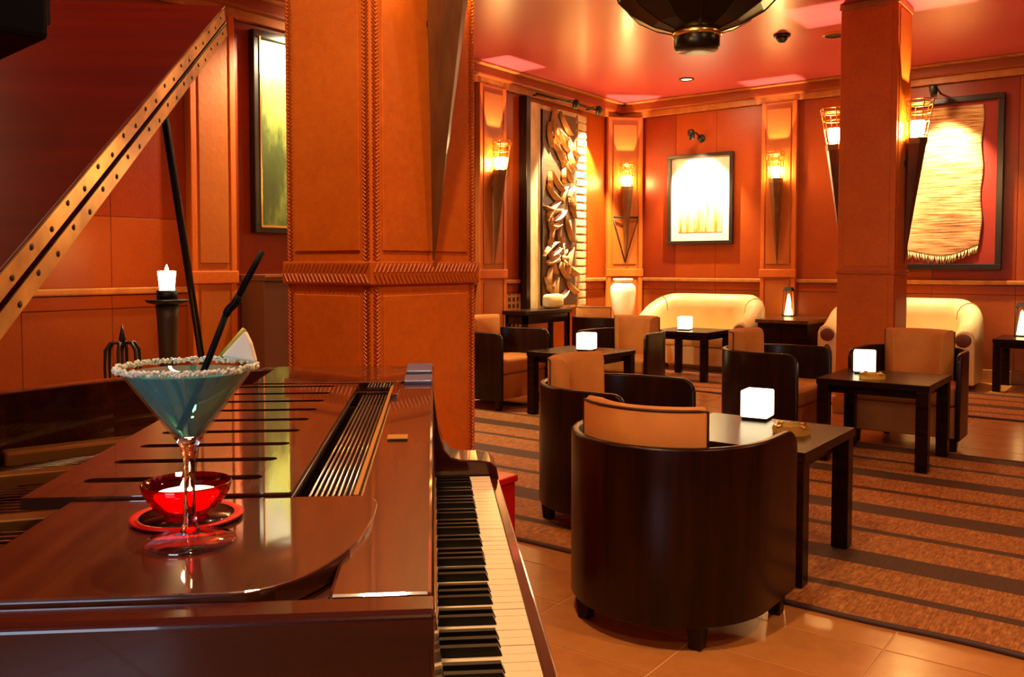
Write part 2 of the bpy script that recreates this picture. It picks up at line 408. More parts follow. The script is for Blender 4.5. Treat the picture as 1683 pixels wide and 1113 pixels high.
def pillar(x0, x1, y0, y1, label, fancy):
    t = thing('pillar', label, 'pillar', ((x0+x1)/2, (y0+y1)/2, 0))
    hx, hy = (x1-x0)/2, (y1-y0)/2
    B().box(-hx,hx,-hy,hy,0,H).obj('shaft', 'pillar_leather', t, bevel=.006)
    zb0, zb1 = (1.175, 1.255) if fancy else (1.17, 1.20)
    B().box(-hx-.012,hx+.012,-hy-.012,hy+.012,zb0,zb1).obj('band', 'braid_leather', t, bevel=.005)
    if fancy:
        b = B()
        zc = (zb0+zb1)/2
        braid(b, (-hx,-hy-.012,zc), (hx,-hy-.012,zc), (0,0,1), (0,-1,0), .070, .020, .0026)
        braid(b, (hx+.012,-hy,zc), (hx+.012,hy,zc), (0,0,1), (1,0,0), .070, .020, .0026)
        b.obj('band_braid', 'braid_leather', t, fix=False)
        for (cx, cy, u, nn) in ((-hx+.022,-hy,(1,0,0),(0,-1,0)), (hx-.022,-hy,(1,0,0),(0,-1,0)), (hx,-hy+.022,(0,1,0),(1,0,0)), (hx,hy-.022,(0,1,0),(1,0,0))):
            b = B(); braid(b, (cx,cy,.02), (cx,cy,H-.02), u, nn, .030, .013, .0026); b.obj('corner_braid', 'braid_leather', t, fix=False)
    e = .006 if fancy else .006; k = .05 if fancy else .045
    for z0, z1 in ((.16, zb0-.035), (zb1+.035, H-.08)):
        B().box(-hx+k,hx-k,-hy-e,-hy,z0,z1).obj('panel', 'pillar_leather', t, bevel=.003)
        B().box(-hx+k,hx-k,hy,hy+e,z0,z1).obj('panel', 'pillar_leather', t, bevel=.003)
        B().box(hx,hx+e,-hy+k,hy-k,z0,z1).obj('panel', 'pillar_leather', t, bevel=.003)
        B().box(-hx-e,-hx,-hy+k,hy-k,z0,z1).obj('panel', 'pillar_leather', t, bevel=.003)
    B().box(-hx-.02,hx+.02,-hy-.02,hy+.02,0,.14).obj('plinth', 'oak_trim', t, bevel=.008)
    B().box(-hx-.012,hx+.012,-hy-.012,hy+.012,3.34,H).obj('capital', 'oak_trim', t, bevel=.012)
    return t
PX0, PX1, PY0, PY1 = 3.50, 3.93, -8.43, -7.89
pillar(PX0, PX1, PY0, PY1, 'wide orange leather pillar with braided corner trim, standing behind the piano', True)
QX0, QX1, QY0, QY1 = 3.80, 4.25, -2.94, -2.49
pillar(QX0, QX1, QY0, QY1, 'slimmer dark orange pillar carrying two torches, in front of the right-hand sofa', False)

# ------------------------------------------------------------------ torches
def torch(tip, ang, label, wings=False):
    t = thing('wall_torch', label, 'wall lamp', tip, ang, 'torch lamps on walls and pillars')
    P0, P1 = Vector((.012,0,0)), Vector((.088,0,1.0)); ax = (P1-P0).normalized()
    P2 = P1 + ax*.33
    n = 6
    def ring(p, r, ph=0): return [(p.x+r*math.cos(2*PI*k/n+ph), p.y+r*math.sin(2*PI*k/n+ph), p.z) for k in range(n)]
    B().loft([ring(P0,.004), ring(P0+(P1-P0)*.5,.041), ring(P1,.082)], smooth=False).obj('cone', 'torch_wood', t)
    B().loft([ring(P1-ax*.03,.084), ring(P1+ax*.02,.086)], smooth=False).obj('collar', 'olive_metal', t)
    m = B().loft([ring(P1+ax*.02,.045), ring(P1+ax*.10,.056), ring(P1+ax*.165,.050)], smooth=False).obj('glow_glass', 'torch_glow', t)
    cg = B()
    for k in range(n):
        a0 = 2*PI*k/n
        c, s_ = math.cos(a0), math.sin(a0)
        cg.tube([(P1.x+.072*c, P1.y+.072*s_, P1.z), (P2.x+.105*c, P2.y+.105*s_, P2.z)], .005, 5)
    for f in (.12, .48, .68, .88, 1.0):
        p = P1+(P2-P1)*f; r = .072+.033*f
        cg.tube([(p.x+r*math.cos(2*PI*k/n), p.y+r*math.sin(2*PI*k/n), p.z) for k in range(n)]+[(p.x+r, p.y, p.z)], .0045, 5)
    cg.obj('cage', 'gold_metal', t, fix=False)
    # open square rim that frames the light thrown up on the ceiling
    rz, hi, ho = P2.z-.03, .042, .080
    rm = B()
    for (x0,x1,y0,y1) in ((-ho,ho,hi,ho),(-ho,ho,-ho,-hi),(hi,ho,-hi,hi),(-ho,-hi,-hi,hi)):
        rm.box(P2.x+x0, P2.x+x1, y0, y1, rz, rz+.006)
    rm.obj('rim', 'gold_metal', t, fix=False)
    lamp('torch_bulb', 'SPOT', t, (P2.x, 0, rz-.11), 110, (1,.74,.46), .004, (PI,0,0), 66, .05)
    zb = .80; pb = P0+(P1-P0)*(zb/1.0)
    b = B().tube([(-.0,0,zb+.02), (pb.x,0,zb+.02)], .010, 8)
    b.ball((.012,0,zb+.02), (.012,.03,.03)); b.obj('bracket', 'iron', t)
    if wings:
        b = B().tube([(.03,-.17,.62),(.07,0,.62),(.03,.17,.62)], .012, 6)
        b.tube([(.04,-.17,.62),(.02,0,.03)], .007, 6); b.tube([(.04,.17,.62),(.02,0,.03)], .007, 6); b.obj('cradle', 'iron', t)
    return t
TZ = 1.26
torch((PX1+.012, -8.15, TZ), 0, 'torch on the wide pillar behind the piano, only its tapering cone in view')
torch((QX1+.010, -2.71, TZ), 0, 'lit torch on the right side of the slim pillar, in front of the woven hanging')
torch((QX0-.010, -2.71, TZ), PI, 'lit torch half hidden on the left side of the slim pillar')
torch((2.245, -.087, TZ), -PI/2, 'lit torch on the flat pilaster between framed print and slim pillar')
torch((.235, -.235, TZ), -PI/4, 'lit torch in a cradle on the corner pilaster, above the cream vase', True)
torch((.087, -2.865, TZ), 0, 'lit torch on the pilaster left of the carved panel')

# ------------------------------------------------------------------ ceiling fittings
pend = thing('pendant_lamp', 'dark bronze bowl pendant lamp with gilt rim hanging from the red ceiling', 'lamp', (4.09, -6.31, 2.33))
B().lathe([(.105,0),(.115,.012),(.115,.075),(.105,.09)], 24).obj('drum', 'pendant_bronze', pend)
B().lathe([(.118,.062),(.125,.07),(.125,.092),(.116,.095)], 24).obj('drum_ring', 'gold_metal', pend)
n = 12; prof = [(.11,.09),(.22,.125),(.33,.185),(.395,.25),(.41,.30),(.40,.36)]
B().lathe(prof, n, smooth=False, cap=False).obj('bowl', 'pendant_bronze', pend)
b = B()
for k in range(n):
    t0 = 2*PI*k/n; b.tube([((r+.001)*math.cos(t0), (r+.001)*math.sin(t0), z) for r, z in prof], .0030, 5)
b.obj('rib', 'pendant_bronze', pend, fix=False); pend.children[-1].name = 'rib_frame'
B().lathe([(.403,.345),(.418,.352),(.418,.372),(.403,.378)], 24).obj('gilt_rim', 'gold_metal', pend)
B().lathe([(.0,.10),(.07,.12),(.09,.18),(.07,.25),(0,.27)], 16).obj('bulb', 'pendant_glow', pend)
b = B()
for k in range(3): b.tube([(.40*math.cos(2*PI*k/3), .40*math.sin(2*PI*k/3), .365), (0,0,.80)], .006, 6)
b.tube([(0,0,.78),(0,0,H-2.33)], .010, 8); b.lathe([(.06,H-2.33-.03),(.07,H-2.33-.005),(.07,H-2.33)], 16); b.obj('suspension', 'iron', pend)
sd = thing('smoke_detector', 'small dark dome detector on the ceiling below the pendant lamp', 'detector', (3.07, -2.30, H))
B().lathe([(0,-.075),(.03,-.07),(.05,-.045),(.055,-.02)], 20).obj('dome', 'black', sd)
B().lathe([(.075,-.022),(.08,0)], 20).obj('ring', 'pendant_bronze', sd)
def down(loc, label, power, col=(1,.62,.32), size=.14):  # ceiling light added for fill on the piano, pillar and seating
    t = thing('fill_downlight', label, 'ceiling fill light', loc, 0, 'added ceiling fill lights')
    B().lathe([(.085,0),(.085,-.012),(.07,-.014),(.066,-.004)], 24, cap=False).obj('ring', 'pendant_bronze', t)
    B().lathe([(.066,-.002),(0,-.002)], 24, cap=False).obj('lens', 'down_glow' if power else 'black', t)
    if power: lamp('fill_downlight_bulb', 'AREA', t, (0,0,-.03), power, col, size)
    return t
vr = thing('ceiling_speaker', 'dark round recessed fitting in the ceiling, right of the dome detector', 'ceiling fitting', (3.47, -2.02, H))
B().lathe([(.11,0),(.11,-.010),(.09,-.014)], 24, cap=False).obj('ring', 'braid_leather', vr)
B().lathe([(.09,-.006),(0,-.006)], 24, cap=False).obj('grille', 'black', vr)
DL = [(6.6,-10.9,26,'over the piano keyboard'), (6.9,-7.9,42,'right of the near tub chair'), (4.75,-9.30,66,'between the camera and the wide pillar'), (7.2,-4.9,30,'over the right end of the mat'),
      (2.3,-9.6,12,'over the fireplace side of the piano'), (1.9,-6.2,10,'between the fireplace and the far tables'), (1.5,-1.05,32,'in front of the left cream sofa'), (3.75,-1.05,32,'in front of the right cream sofa')]
for x, y, p, s in DL: down((x,y,H), 'added round fill light in the red ceiling '+s, p)

# ------------------------------------------------------------------ daylight window in the wall behind the camera
win = struct(B().box(5.6, 7.6, RY, RY+.02, .9, 2.7).obj('window_1', 'daylight_pane'))
for x in (5.56, 6.58, 7.60): B().box(x, x+.05, RY, RY+.06, .86, 2.74).obj('window_frame', 'table_wood', win)
for z in (.84, 2.70): B().box(5.56, 7.65, RY, RY+.06, z, z+.05).obj('window_frame', 'table_wood', win)

# ------------------------------------------------------------------ woven mats
def rug(x0, x1, y0, y1, label, off=0):
    t = thing('woven_mat', label, 'mat', ((x0+x1)/2, y0, 0), 0, 'striped woven mats')
    hw, L = (x1-x0)/2, y1-y0; b = B(); nx, ny = 120, 40; v = []; f = []
    for j in range(ny+1):
        for i in range(nx+1):
            X = -hw+2*hw*i/nx; Y = L*j/ny
            ed = .010*math.sin(X*3.1+1)*math.sin(X*7.3) if j in (0, ny) else 0
            z = .010 + .0035*max(0, math.sin(X*5.2+Y*.9)*math.sin(X*2.1+.4))*(1 if j in (0,1,ny-1,ny) else .3)
            v.append((X, Y+ed, z))
    for j in range(ny):
        for i in range(nx): f.append((j*(nx+1)+i, j*(nx+1)+i+1, (j+1)*(nx+1)+i+1, (j+1)*(nx+1)+i))
    b.add(v, f, True); o = b.obj('weave', 'mat_weave', t, fix=False)
    for jj in (0, ny):
        b2 = B().tube([Vector(v[jj*(nx+1)+i]) + Vector((0,0,-.003)) for i in range(nx+1)], .011, 6); b2.obj('bound_edge', 'mat_edge', t)
    return t
rug(*RUG[0], 'long striped brown woven mat under the near tub chairs and tables')
rug(*RUG[1], 'striped brown woven mat in front of the cream sofas')

# ------------------------------------------------------------------ tub chairs  (faces +y)
W, L0, ZT = .36, .26, .66
def shell_path(w, l, n=22):
    p = [(w, l - l*k/6) for k in range(6)]
    p += [(w*math.cos(-PI*k/n), -w*1.02*-math.sin(-PI*k/n) if False else w*1.02*math.sin(-PI*k/n)) for k in range(n+1)]
    p += [(-w, l*k/6) for k in range(1, 7)]
    return p
def make_chair():
    t = thing('tub_chair', '', 'chair', (0,0,0), 0, 'dark wooden tub chairs with tan upholstery')
    # finer points near the arm fronts for the rounded top corner
    def path(w):
        fr = [L0 - .07*(1-math.cos(PI/2*k/6)) for k in range(7)]
        p = [(w, y) for y in fr] + [(w, fr[-1]*(1-k/4)) for k in range(1, 4)]
        n = 24
        p += [(w*math.cos(PI*k/n), -w*1.03*math.sin(PI*k/n)) for k in range(n+1)]
        return p + [(-x, y) for x, y in reversed(p[:10])]
    po, pi = path(W), path(W-.030)
    rings = []
    for (xo, yo), (xi, yi) in zip(po, pi):
        d = max(0, (yo-(L0-.07))/.07); zt = ZT - .07*(1-math.sqrt(max(0,1-d*d)))
        e = .007
        mx_, my_ = (xi-xo)*.25, (yi-yo)*.25
        rings.append([(xo,yo,.082),(xo,yo,zt-e),(xo+mx_,yo+my_,zt),(xi-mx_,yi-my_,zt),(xi,yi,zt-e),(xi,yi,.082)])
    B().loft(rings, smooth=True).obj('shell', 'chair_wood', t, bevel=.003)
    for (x, y, sx, sy) in ((.212,-.242,1,-1),(-.212,-.242,-1,-1),(.312,L0-.065,1,1),(-.312,L0-.065,-1,1)):
        B().frustum((x,y,0), (.021,.021), (x,y,.10), (.029,.029)).obj('leg', 'chair_wood', t, bevel=.003)
    wi = W-.034
    def dpoly(w, front, back=1.0): return [(w, front)] + [(w*math.cos(PI*k/16), -w*1.0*math.sin(PI*k/16)) for k in range(17)] + [(-w, front)]
    B().prism(dpoly(wi, L0-.03), .088, .30).obj('seat_base', 'suede', t, bevel=.010)
    B().prism(dpoly(wi, L0-.012), .302, .43).obj('seat_cushion', 'suede', t, bevel=.028, seg=3)
    ro, ri, A0 = .322, .215, math.radians(47); rings = []; N_ = 18
    for k in range(N_+1):
        th = -A0 + 2*A0*k/N_
        s_, c_ = math.sin(th), -math.cos(th); e = .016
        pr = [(ro,.40),(ro,.78-e),(ro-e,.785),(ri+.04,.775),(ri+.012,.745),(ri,.60),(ri,.40)]
        rings.append([(r*s_, r*c_*1.02, z) for r, z in pr])
    bc = B().loft(rings, smooth=True).obj('back_cushion', 'suede', t, bevel=.008)
    pp = [((ro-.003)*math.sin(-A0+2*A0*k/N_), -(ro-.003)*1.02*math.cos(-A0+2*A0*k/N_), .772) for k in range(N_+1)]
    d0, d1 = pp[0], pp[-1]
    B().tube([(d0[0],d0[1],.45)]+pp+[(d1[0],d1[1],.45)], .0048, 6).obj('piping', 'piping', bc)
    pp = [((ri+.02)*math.sin(-A0+2*A0*k/N_), -(ri+.02)*1.02*math.cos(-A0+2*A0*k/N_), .762) for k in range(N_+1)]
    return t
CH = [((4.63,-7.63),0,'nearest tub chair, its dark curved wooden back turned to the piano'),
      ((3.89,-6.77),-PI/2,'tub chair facing right, behind the nearest tub chair, at its table'),
      ((3.896,-4.578),-PI/2,'dark tub chair left of the middle table, its flat arm behind the nearest cube lamp'),
      ((4.596,-3.86),PI,'tub chair behind the middle table, facing the camera, in front of the right-hand sofa'),
      ((1.314,-4.302),-PI/2,'tub chair just right of the wide pillar, its tan seat front showing'),
      ((2.124,-3.56),PI,'tub chair behind the far table, its tan back cushion facing the camera'),
      ((.80,-1.72),0,'farthest tub chair, seen from behind near the carved panel')]
ch0 = make_chair()
for i, ((x, y), rz, lb) in enumerate(CH):
    c = ch0 if i == 0 else copy_tree(ch0)
    place(c, (x, y, .0145 if -7.33 < y < -4.2 else 0.001), rz, lb)
ch0.location.z = .001

# ------------------------------------------------------------------ low tables
def make_table():
    t = thing('coffee_table', '', 'table', (0,0,0), 0, 'low square dark wooden tables')
    B().box(-.33,.33,-.33,.33,.482,.52).obj('table_top', 'table_wood', t, bevel=.004)
    B().box(-.28,.28,-.28,.28,.43,.482).obj('apron', 'table_wood', t, bevel=.003)
    for sx in (-1,1):
        for sy in (-1,1): B().box(sx*.325,sx*.255,sy*.325,sy*.255,0,.482).obj('leg', 'table_wood', t, bevel=.003)
    return t
TB = [((4.625,-6.855),'low dark table beside the nearest tub chair, with cube lamp and ashtray'),
      ((4.596,-4.578),'low dark table in front of the slim pillar, with cube lamp and ashtray'),
      ((2.124,-4.282),'low dark table in the left group of tub chairs, with one cube lamp'),
      ((1.82,-1.55),'low dark table in front of the left cream sofa'),
      ((4.98,-.40),'low dark table at the right edge, against the back wall beside the sofa')]
tb0 = make_table()
for i, ((x, y), lb) in enumerate(TB):
    c = tb0 if i == 0 else copy_tree(tb0)
    place(c, (x, y, .0145 if (-7.33 < y < -4.2 or -2.5<y<-.98) else .001), 0, lb)
TH = .535
def make_cube():
    t = thing('cube_lamp', '', 'lamp', (0,0,0), 0, 'glowing white cube lamps on the tables')
    B().box(-.062,.062,-.062,.062,.012,.135).obj('shade', 'cube_glow', t, bevel=.008, seg=3)
    B().box(-.056,.056,-.056,.056,0,.012).obj('base', 'black', t, bevel=.002)
    return t
cb0 = make_cube()
CB = [((4.53,-6.57,TH),.1,1,'glowing cube lamp on the near table, left of the ashtray'),
      ((4.44,-4.46,TH),.25,1.1,'glowing cube lamp on the table in front of the slim pillar'),
      ((2.16,-4.26,TH),.2,1.1,'glowing cube lamp on the table of the left group'),
      ((1.78,-1.62,TH),.2,1.1,'glowing cube lamp on the far table before the left cream sofa')]
for i, (l, rz, s_, lb) in enumerate(CB):
    c = cb0 if i == 0 else copy_tree(cb0)
    place(c, l, rz, lb); c.scale = (s_, s_, s_)
def make_ashtray():
    t = thing('ashtray', '', 'ashtray', (0,0,0), 0, 'amber glass ashtrays')
    pr = [(.0,.006),(.042,.006),(.052,.030),(.060,.036),(.072,.034),(.080,.022),(.076,.0),(0,0)]
    b = B().lathe(pr, 8, smooth=False, cap=False); b.obj('dish', 'amber_glass', t, bevel=.002)
    for k in range(4):
        a0 = PI/4+PI/2*k; B().tube([(.055*math.cos(a0),.055*math.sin(a0),.037),(.078*math.cos(a0),.078*math.sin(a0),.034)], .006, 6).obj('rest', 'brass', t)
    return t
as0 = make_ashtray()
place(as0, (4.78,-6.83,TH), .3, 'amber glass ashtray on the near table, right of the cube lamp')
c = copy_tree(as0); place(c, (4.56,-4.74,TH), .1, 'amber glass ashtray on the table in front of the slim pillar')

# ------------------------------------------------------------------ cream sofas (face -y)
def make_sofa():
    t = thing('sofa', '', 'sofa', (0,0,0), 0, 'cream leather tub sofas')
    hw, dp, R = .66, .78, .34      # centreline half width, depth, corner radius
    yb, yf = .33, -.40
    pts = []
    for k in range(5): pts.append((hw, yf+(yb-R-yf)*k/5))
    for k in range(9): a0 = PI/2*k/8; pts.append((hw-R+R*math.cos(a0), yb-R+R*math.sin(a0)))
    for k in range(1, 6): pts.append((hw-R-2*(hw-R)*k/6, yb))
    pts += [(-x, y) for x, y in reversed(pts[:14])]
    pts2 = []
    for p in pts:
        if not pts2 or (Vector(p)-Vector(pts2[-1])).length > 1e-4: pts2.append(p)
    pts = pts2; Lt = [0]
    for p, q_ in zip(pts, pts[1:]): Lt.append(Lt[-1]+(Vector(q_)-Vector(p)).length)
    rings = []; info = []
    for i, p in enumerate(pts):
        d = (Vector(pts[min(i+1,len(pts)-1)])-Vector(pts[max(i-1,0)])).normalized(); nrm = Vector((d.y, -d.x))   # outward
        u = min(Lt[i], Lt[-1]-Lt[i])
        f = min(1, u/.78); f = f*f*(3-2*f)
        top = .60 + .29*f; hwid = .105+.012*f
        ring = []
        prof = [(1,.06),(1.0,top-.16),(.97,top-.08),(.75,top-.025),(.35,top),(-.15,top-.004),(-.62,top-.035),(-.92,top-.09),(-1.0,top-.17),(-.93,.30),(-.9,.06)]
        for s_, z in prof: ring.append((p[0]+nrm.x*hwid*s_, p[1]+nrm.y*hwid*s_, z))
        rings.append(ring); info.append((p, nrm, hwid, top))
    o = B().loft(rings, smooth=True).obj('back_and_arms', 'cream_leather', t, bevel=.012)
    for i in (8, len(pts)-9):
        B().tube([Vector(q_)*1.0+Vector((0,0,.003)) for q_ in rings[i][1:9]], .006, 5).obj('seam', 'suede', o)
    for sg in (1, -1):
        i = 0 if sg == 1 else len(pts)-1; p, nrm, hwid, top = info[i]
        b = B(); b.ball((0,0,0), (.075,.014,.070), 16, 8); ob = b.obj('arm_roundel', 'sofa_brown', t); ob.location = (p[0], yf-.004, top-.10)
        b = B(); b.ball((0,0,0), (.055,.010,.13), 16, 8); ob = b.obj('arm_facing', 'sofa_brown', t); ob.location = (p[0], yf-.002, top-.33)
    B().box(-hw+.09,hw-.09,-.36,yb-.09,.07,.29).obj('seat_base', 'cream_leather', t, bevel=.02)
    B().box(-hw+.085,hw-.085,-.40,yb-.09,.292,.45).obj('seat_cushion', 'cream_leather', t, bevel=.05, seg=4)
    for x in (-.6,.6):
        for y in (-.32,.28): B().lathe([(.02,0),(.032,.07)], 12, (x,y,0)).obj('foot', 'chair_wood', t)
    return t
sf0 = make_sofa()
place(sf0, (1.49,-.58,.001), 0, 'cream leather tub sofa below the framed print')
c = copy_tree(sf0); place(c, (3.76,-.50,.001), 0, 'cream leather tub sofa below the woven hanging, partly behind the slim pillar')
cab = thing('side_cabinet', 'dark low cabinet with a brown top standing between the two cream sofas', 'cabinet', (2.61,-.50,.001))
B().box(-.30,.30,-.44,.40,.60,.64).obj('top', 'torch_wood', cab, bevel=.004)
B().box(-.28,.28,-.41,.38,.05,.60).obj('body', 'table_wood', cab, bevel=.003)
for x in (-.14,.14):
    d = B().box(x-.13,x+.13,-.425,-.41,.09,.56).obj('door', 'table_wood', cab, bevel=.003); B().ball((x-.10*(1 if x>0 else -1),-.435,.34), .012).obj('knob', 'brass', d)
def lantern(loc, label):
    t = thing('lantern', label, 'lamp', loc, 0, 'small black lanterns with glowing cones')
    B().box(-.06,.06,-.06,.06,0,.014).obj('base', 'black', t)
    B().lathe([(.048,.015),(.034,.12),(.014,.25),(.0,.27)], 16).obj('glowing_cone', 'lantern_glow', t)
    B().frustum((0,0,.30),(.055,.055),(0,0,.345),(.035,.035)).obj('cap', 'black', t)
    for sx in (-1,1):
        for sy in (-1,1): B().tube([(sx*.055,sy*.055,.01),(sx*.045,sy*.045,.31)], .005, 6).obj('post', 'black', t)
lantern((2.42,-.17,.642), 'small lantern with a glowing cone on the cabinet between the sofas')
lantern((4.84,-.22,.522), 'small lantern with a glowing cone on the table at the right edge')

# ------------------------------------------------------------------ vase, bench, cushion, grille in the far corner
pl = thing('plinth_stand', 'small dark square stand in the corner under the cream vase', 'stand', (.42,-.60,.0))
B().box(-.17,.17,-.17,.17,.50,.54).obj('top', 'table_wood', pl, bevel=.004)
for sx in (-1,1):
    for sy in (-1,1): B().box(sx*.16,sx*.12,sy*.16,sy*.12,0,.50).obj('leg', 'table_wood', pl)
vs = thing('vase', 'pale cream ceramic vase standing in the corner beneath the torch', 'vase', (.42,-.60,.54))
B().lathe([(.105,0),(.115,.02),(.15,.22),(.165,.36),(.16,.43),(.13,.47),(.105,.485),(.10,.50)], 32, cap=True).obj('body', 'ceramic', vs)
B().lathe([(.10,.495),(.128,.515),(.128,.535),(.095,.540),(.09,.50)], 32, cap=False).obj('lip', 'ceramic', vs)
be = thing('console_table', 'dark narrow console table in front of the carved panel', 'table', (.30,-2.33,0))
B().box(-.155,.17,-.47,.47,.70,.745).obj('top', 'chair_wood', be, bevel=.006)
for y in (-.44,.39):
    for x in (-.13,.10): B().box(x,x+.05,y,y+.05,0,.70).obj('leg', 'chair_wood', be, bevel=.003)
B().box(-.13,.15,-.44,.44,.60,.70).obj('drawer_box', 'chair_wood', be, bevel=.003)
rings = []
for k in range(13):
    u = -1+2*k/12; e = (1-abs(u)**4)**.5 if abs(u) < 1 else .15
    rings.append([(.06*e*math.copysign(abs(math.cos(2*PI*j/16))**.6, math.cos(2*PI*j/16)), .185*u, .085+.085*(.55+.45*e)*math.copysign(abs(math.sin(2*PI*j/16))**.6, math.sin(2*PI*j/16))) for j in range(16)])
cu = tag(B().loft(rings).obj('cushion', 'cream_leather'), 'small cream cushion propped on the dark console table before the carved panel', 'cushion'); cu.location = (.30,-2.02,.7455)
gr = thing('wall_grille', 'pale wooden lattice grille low on the wall left of the carved panel', 'grille', (.02,-2.45,.42))
for k in range(4): B().box(0,.03,-.13+k*.08,-.105+k*.08,0,.50).obj('bar', 'brick_tan', gr)
for k in range(7): B().box(.005,.025,-.13,.135,.01+k*.075,.035+k*.075).obj('rail', 'brick_tan', gr)

# ------------------------------------------------------------------ carved panel on the left wall
cpn = thing('carved_panel', 'tall carved wooden relief panel lit by two spotlights on the left wall', 'wall panel', (.02, -1.55, .72))
B().box(0,.03,-.62,.62,0,2.42).obj('backboard', 'carved_pale', cpn, bevel=.005)
B().box(0,.11,-.76,-.68,0,2.46).obj('side_board', 'chair_wood', cpn, bevel=.004)
B().box(.03,.05,-.62,-.42,.0,2.42).obj('pale_strip', 'carved_pale', cpn, bevel=.004)
B().tube([(.065,-.40,.05),(.065,-.40,2.36)], .014, 8).obj('rod', 'iron', cpn)
B().box(.03,.055,-.36,.36,.04,2.36).obj('carved_ground', 'carved_shade', cpn, bevel=.005)
for k in range(24): B().box(.03,.062,.40,.60,.02+k*.1,.10+k*.1).obj('border_block', 'carved_pale', cpn, bevel=.010)
rnd = random.Random(11)
for k in range(44):
    z = .14 + 2.1*(k/43)+rnd.uniform(-.05,.05); y = rnd.uniform(-.27,.27); a0 = rnd.uniform(-1.2,1.2)+(0 if k%2 else PI/2*.6)
    L_ = rnd.uniform(.11,.20); wd = rnd.uniform(.035,.06); b = B(); v = []; f = []
    for i in range(9):
        u = -1+2*i/8; ww = wd*math.sqrt(max(0,1-u*u))*(1-.25*u); cv = .03*u*u
        for s_, h_ in ((-1,0),(-.45,.030),(0,.046 if True else 0),(.45,.018),(1,0)): v.append((h_+.001+ (.02*(1-u*u)), s_*ww+cv, u*L_))
    for i in range(8):
        for j in range(4): f.append((i*5+j, i*5+j+1, (i+1)*5+j+1, (i+1)*5+j))
    b.add(v, f, False); b.xf(Matrix.Translation((.053,y,z)) @ Matrix.Rotation(a0, 4, 'X')); b.obj('carved_leaf', 'carved_wood', cpn, fix=False)
b = B()
for k in range(9): a0 = 2*PI*k/9; b.ball((.085,.02+.10*math.cos(a0),.62+.10*math.sin(a0)), (.02,.055,.025), 8, 5, Matrix.Rotation(a0,3,'X'))
b.ball((.10,.02,.62), (.03,.035,.035)); b.obj('carved_flower', 'carved_pale', cpn)
tr = thing('spotlight_bar', 'bar with two small spotlights above the carved panel', 'spotlight', (.0,-1.5,3.215))
B().tube([(.16,-.66,0),(.16,.62,0)], .014, 8).obj('bar', 'iron', tr)
for y in (-.6,.56): B().tube([(.01,y,0),(.16,y,0)], .010, 8).obj('arm', 'iron', tr)
for y in (-.05,.48):
    h = B().lathe([(.028,-.05),(.040,.0),(.040,.04),(.02,.06)], 14).xf(Matrix.Translation((.30,y,-.05)) @ Matrix.Rotation(math.radians(20),4,'Y')).obj('spot_head', 'iron', tr)
    B().tube([(.16,y,0),(.30,y,.0)], .008, 6).obj('stem', 'iron', tr)
    lamp('spot_bulb', 'SPOT', tr, (.34,y,-.13), 1000, (1,.82,.50), .02, (0, math.radians(20), 0), 70, .35)
# ------------------------------------------------------------------ framed print on the back wall
fp = thing('framed_print', 'framed print with pale mount and ochre reeds in a black frame on the back wall', 'picture', (1.215,-.02,2.09))
def frame(t, hw, hh, wdt, dep, m, sgn='y'):
    for nm, x0, x1, z0, z1 in (('frame_rail',-hw,hw,hh-wdt,hh),('frame_rail',-hw,hw,-hh,-hh+wdt),('frame_stile',-hw,-hw+wdt,-hh+wdt,hh-wdt),('frame_stile',hw-wdt,hw,-hh+wdt,hh-wdt)):
        b = B()
        if sgn == 'y': b.box(x0,x1,-dep,0,z0,z1)
        else: b.box(0,dep,x0,x1,z0,z1)
        b.obj(nm, m, t, bevel=.005)
frame(fp, .445, .575, .045, .05, 'frame_black')
B().box(-.40,.40,-.020,0,-.53,.53).obj('mount', 'white_mat', fp)
B().box(-.30,.30,-.024,-.020,-.42,.42).obj('print', 'print_art', fp)
pl_ = thing('picture_light', 'small dark spotlight on a bracket above the framed print', 'spotlight', (1.215,-.014,2.86))
B().lathe([(.05,0),(.05,.02)], 16).xf(Matrix.Rotation(PI/2,4,'X')).obj('mount', 'iron', pl_)
B().tube([(0,0,0),(0,-.16,.05),(0,-.28,.03)], .010, 8).obj('arm', 'iron', pl_)
B().lathe([(.030,-.06),(.045,.0),(.045,.05),(.02,.07)], 14).xf(Matrix.Translation((0,-.30,.01)) @ Matrix.Rotation(math.radians(18),4,'X')).obj('head', 'iron', pl_)
lamp('picture_bulb', 'SPOT', pl_, (0,-.33,-.07), 420, (1,.84,.52), .02, (math.radians(22),0,0), 86, .6)
# ------------------------------------------------------------------ woven hanging
wh = thing('woven_hanging', 'pale woven fibre hanging with fringed lower edge, framed on the back wall', 'tapestry', (3.92,-.02,2.12))
frame(wh, .70, .92, .06, .06, 'frame_black')
B().box(-.66,.66,-.012,0,-.88,.88).obj('backing', 'backing_red', wh)
b = B(); v = []; f = []; nx, nz = 60, 110; bot = []
for j in range(nz+1):
    for i in range(nx+1):
        u, s_ = i/nx, j/nz; x = -.54+1.04*u
        zb = -.74 + .05*math.sin(u*7)+.10*(u-.5)
        z = .82+(zb-.82)*s_; d = .028+.012*math.sin(x*9+1.2*math.sin(s_*5))+.0016*math.sin(s_*330+math.sin(x*14)*2.5)*(.5+.5*math.sin(s_*23+x*5))
        x += .010*math.sin(s_*17)*(abs(u-.5)*2)**3
        v.append((x,-d,z))
        if j == nz: bot.append((x,-d,z))
for j in range(nz):
    for i in range(nx): f.append((j*(nx+1)+i, j*(nx+1)+i+1, (j+1)*(nx+1)+i+1, (j+1)*(nx+1)+i))
o = b.add(v, f, True).obj('cloth', 'hanging_weave', wh, fix=False); o.modifiers.new('thick', 'SOLIDIFY').thickness = .006
b = B()
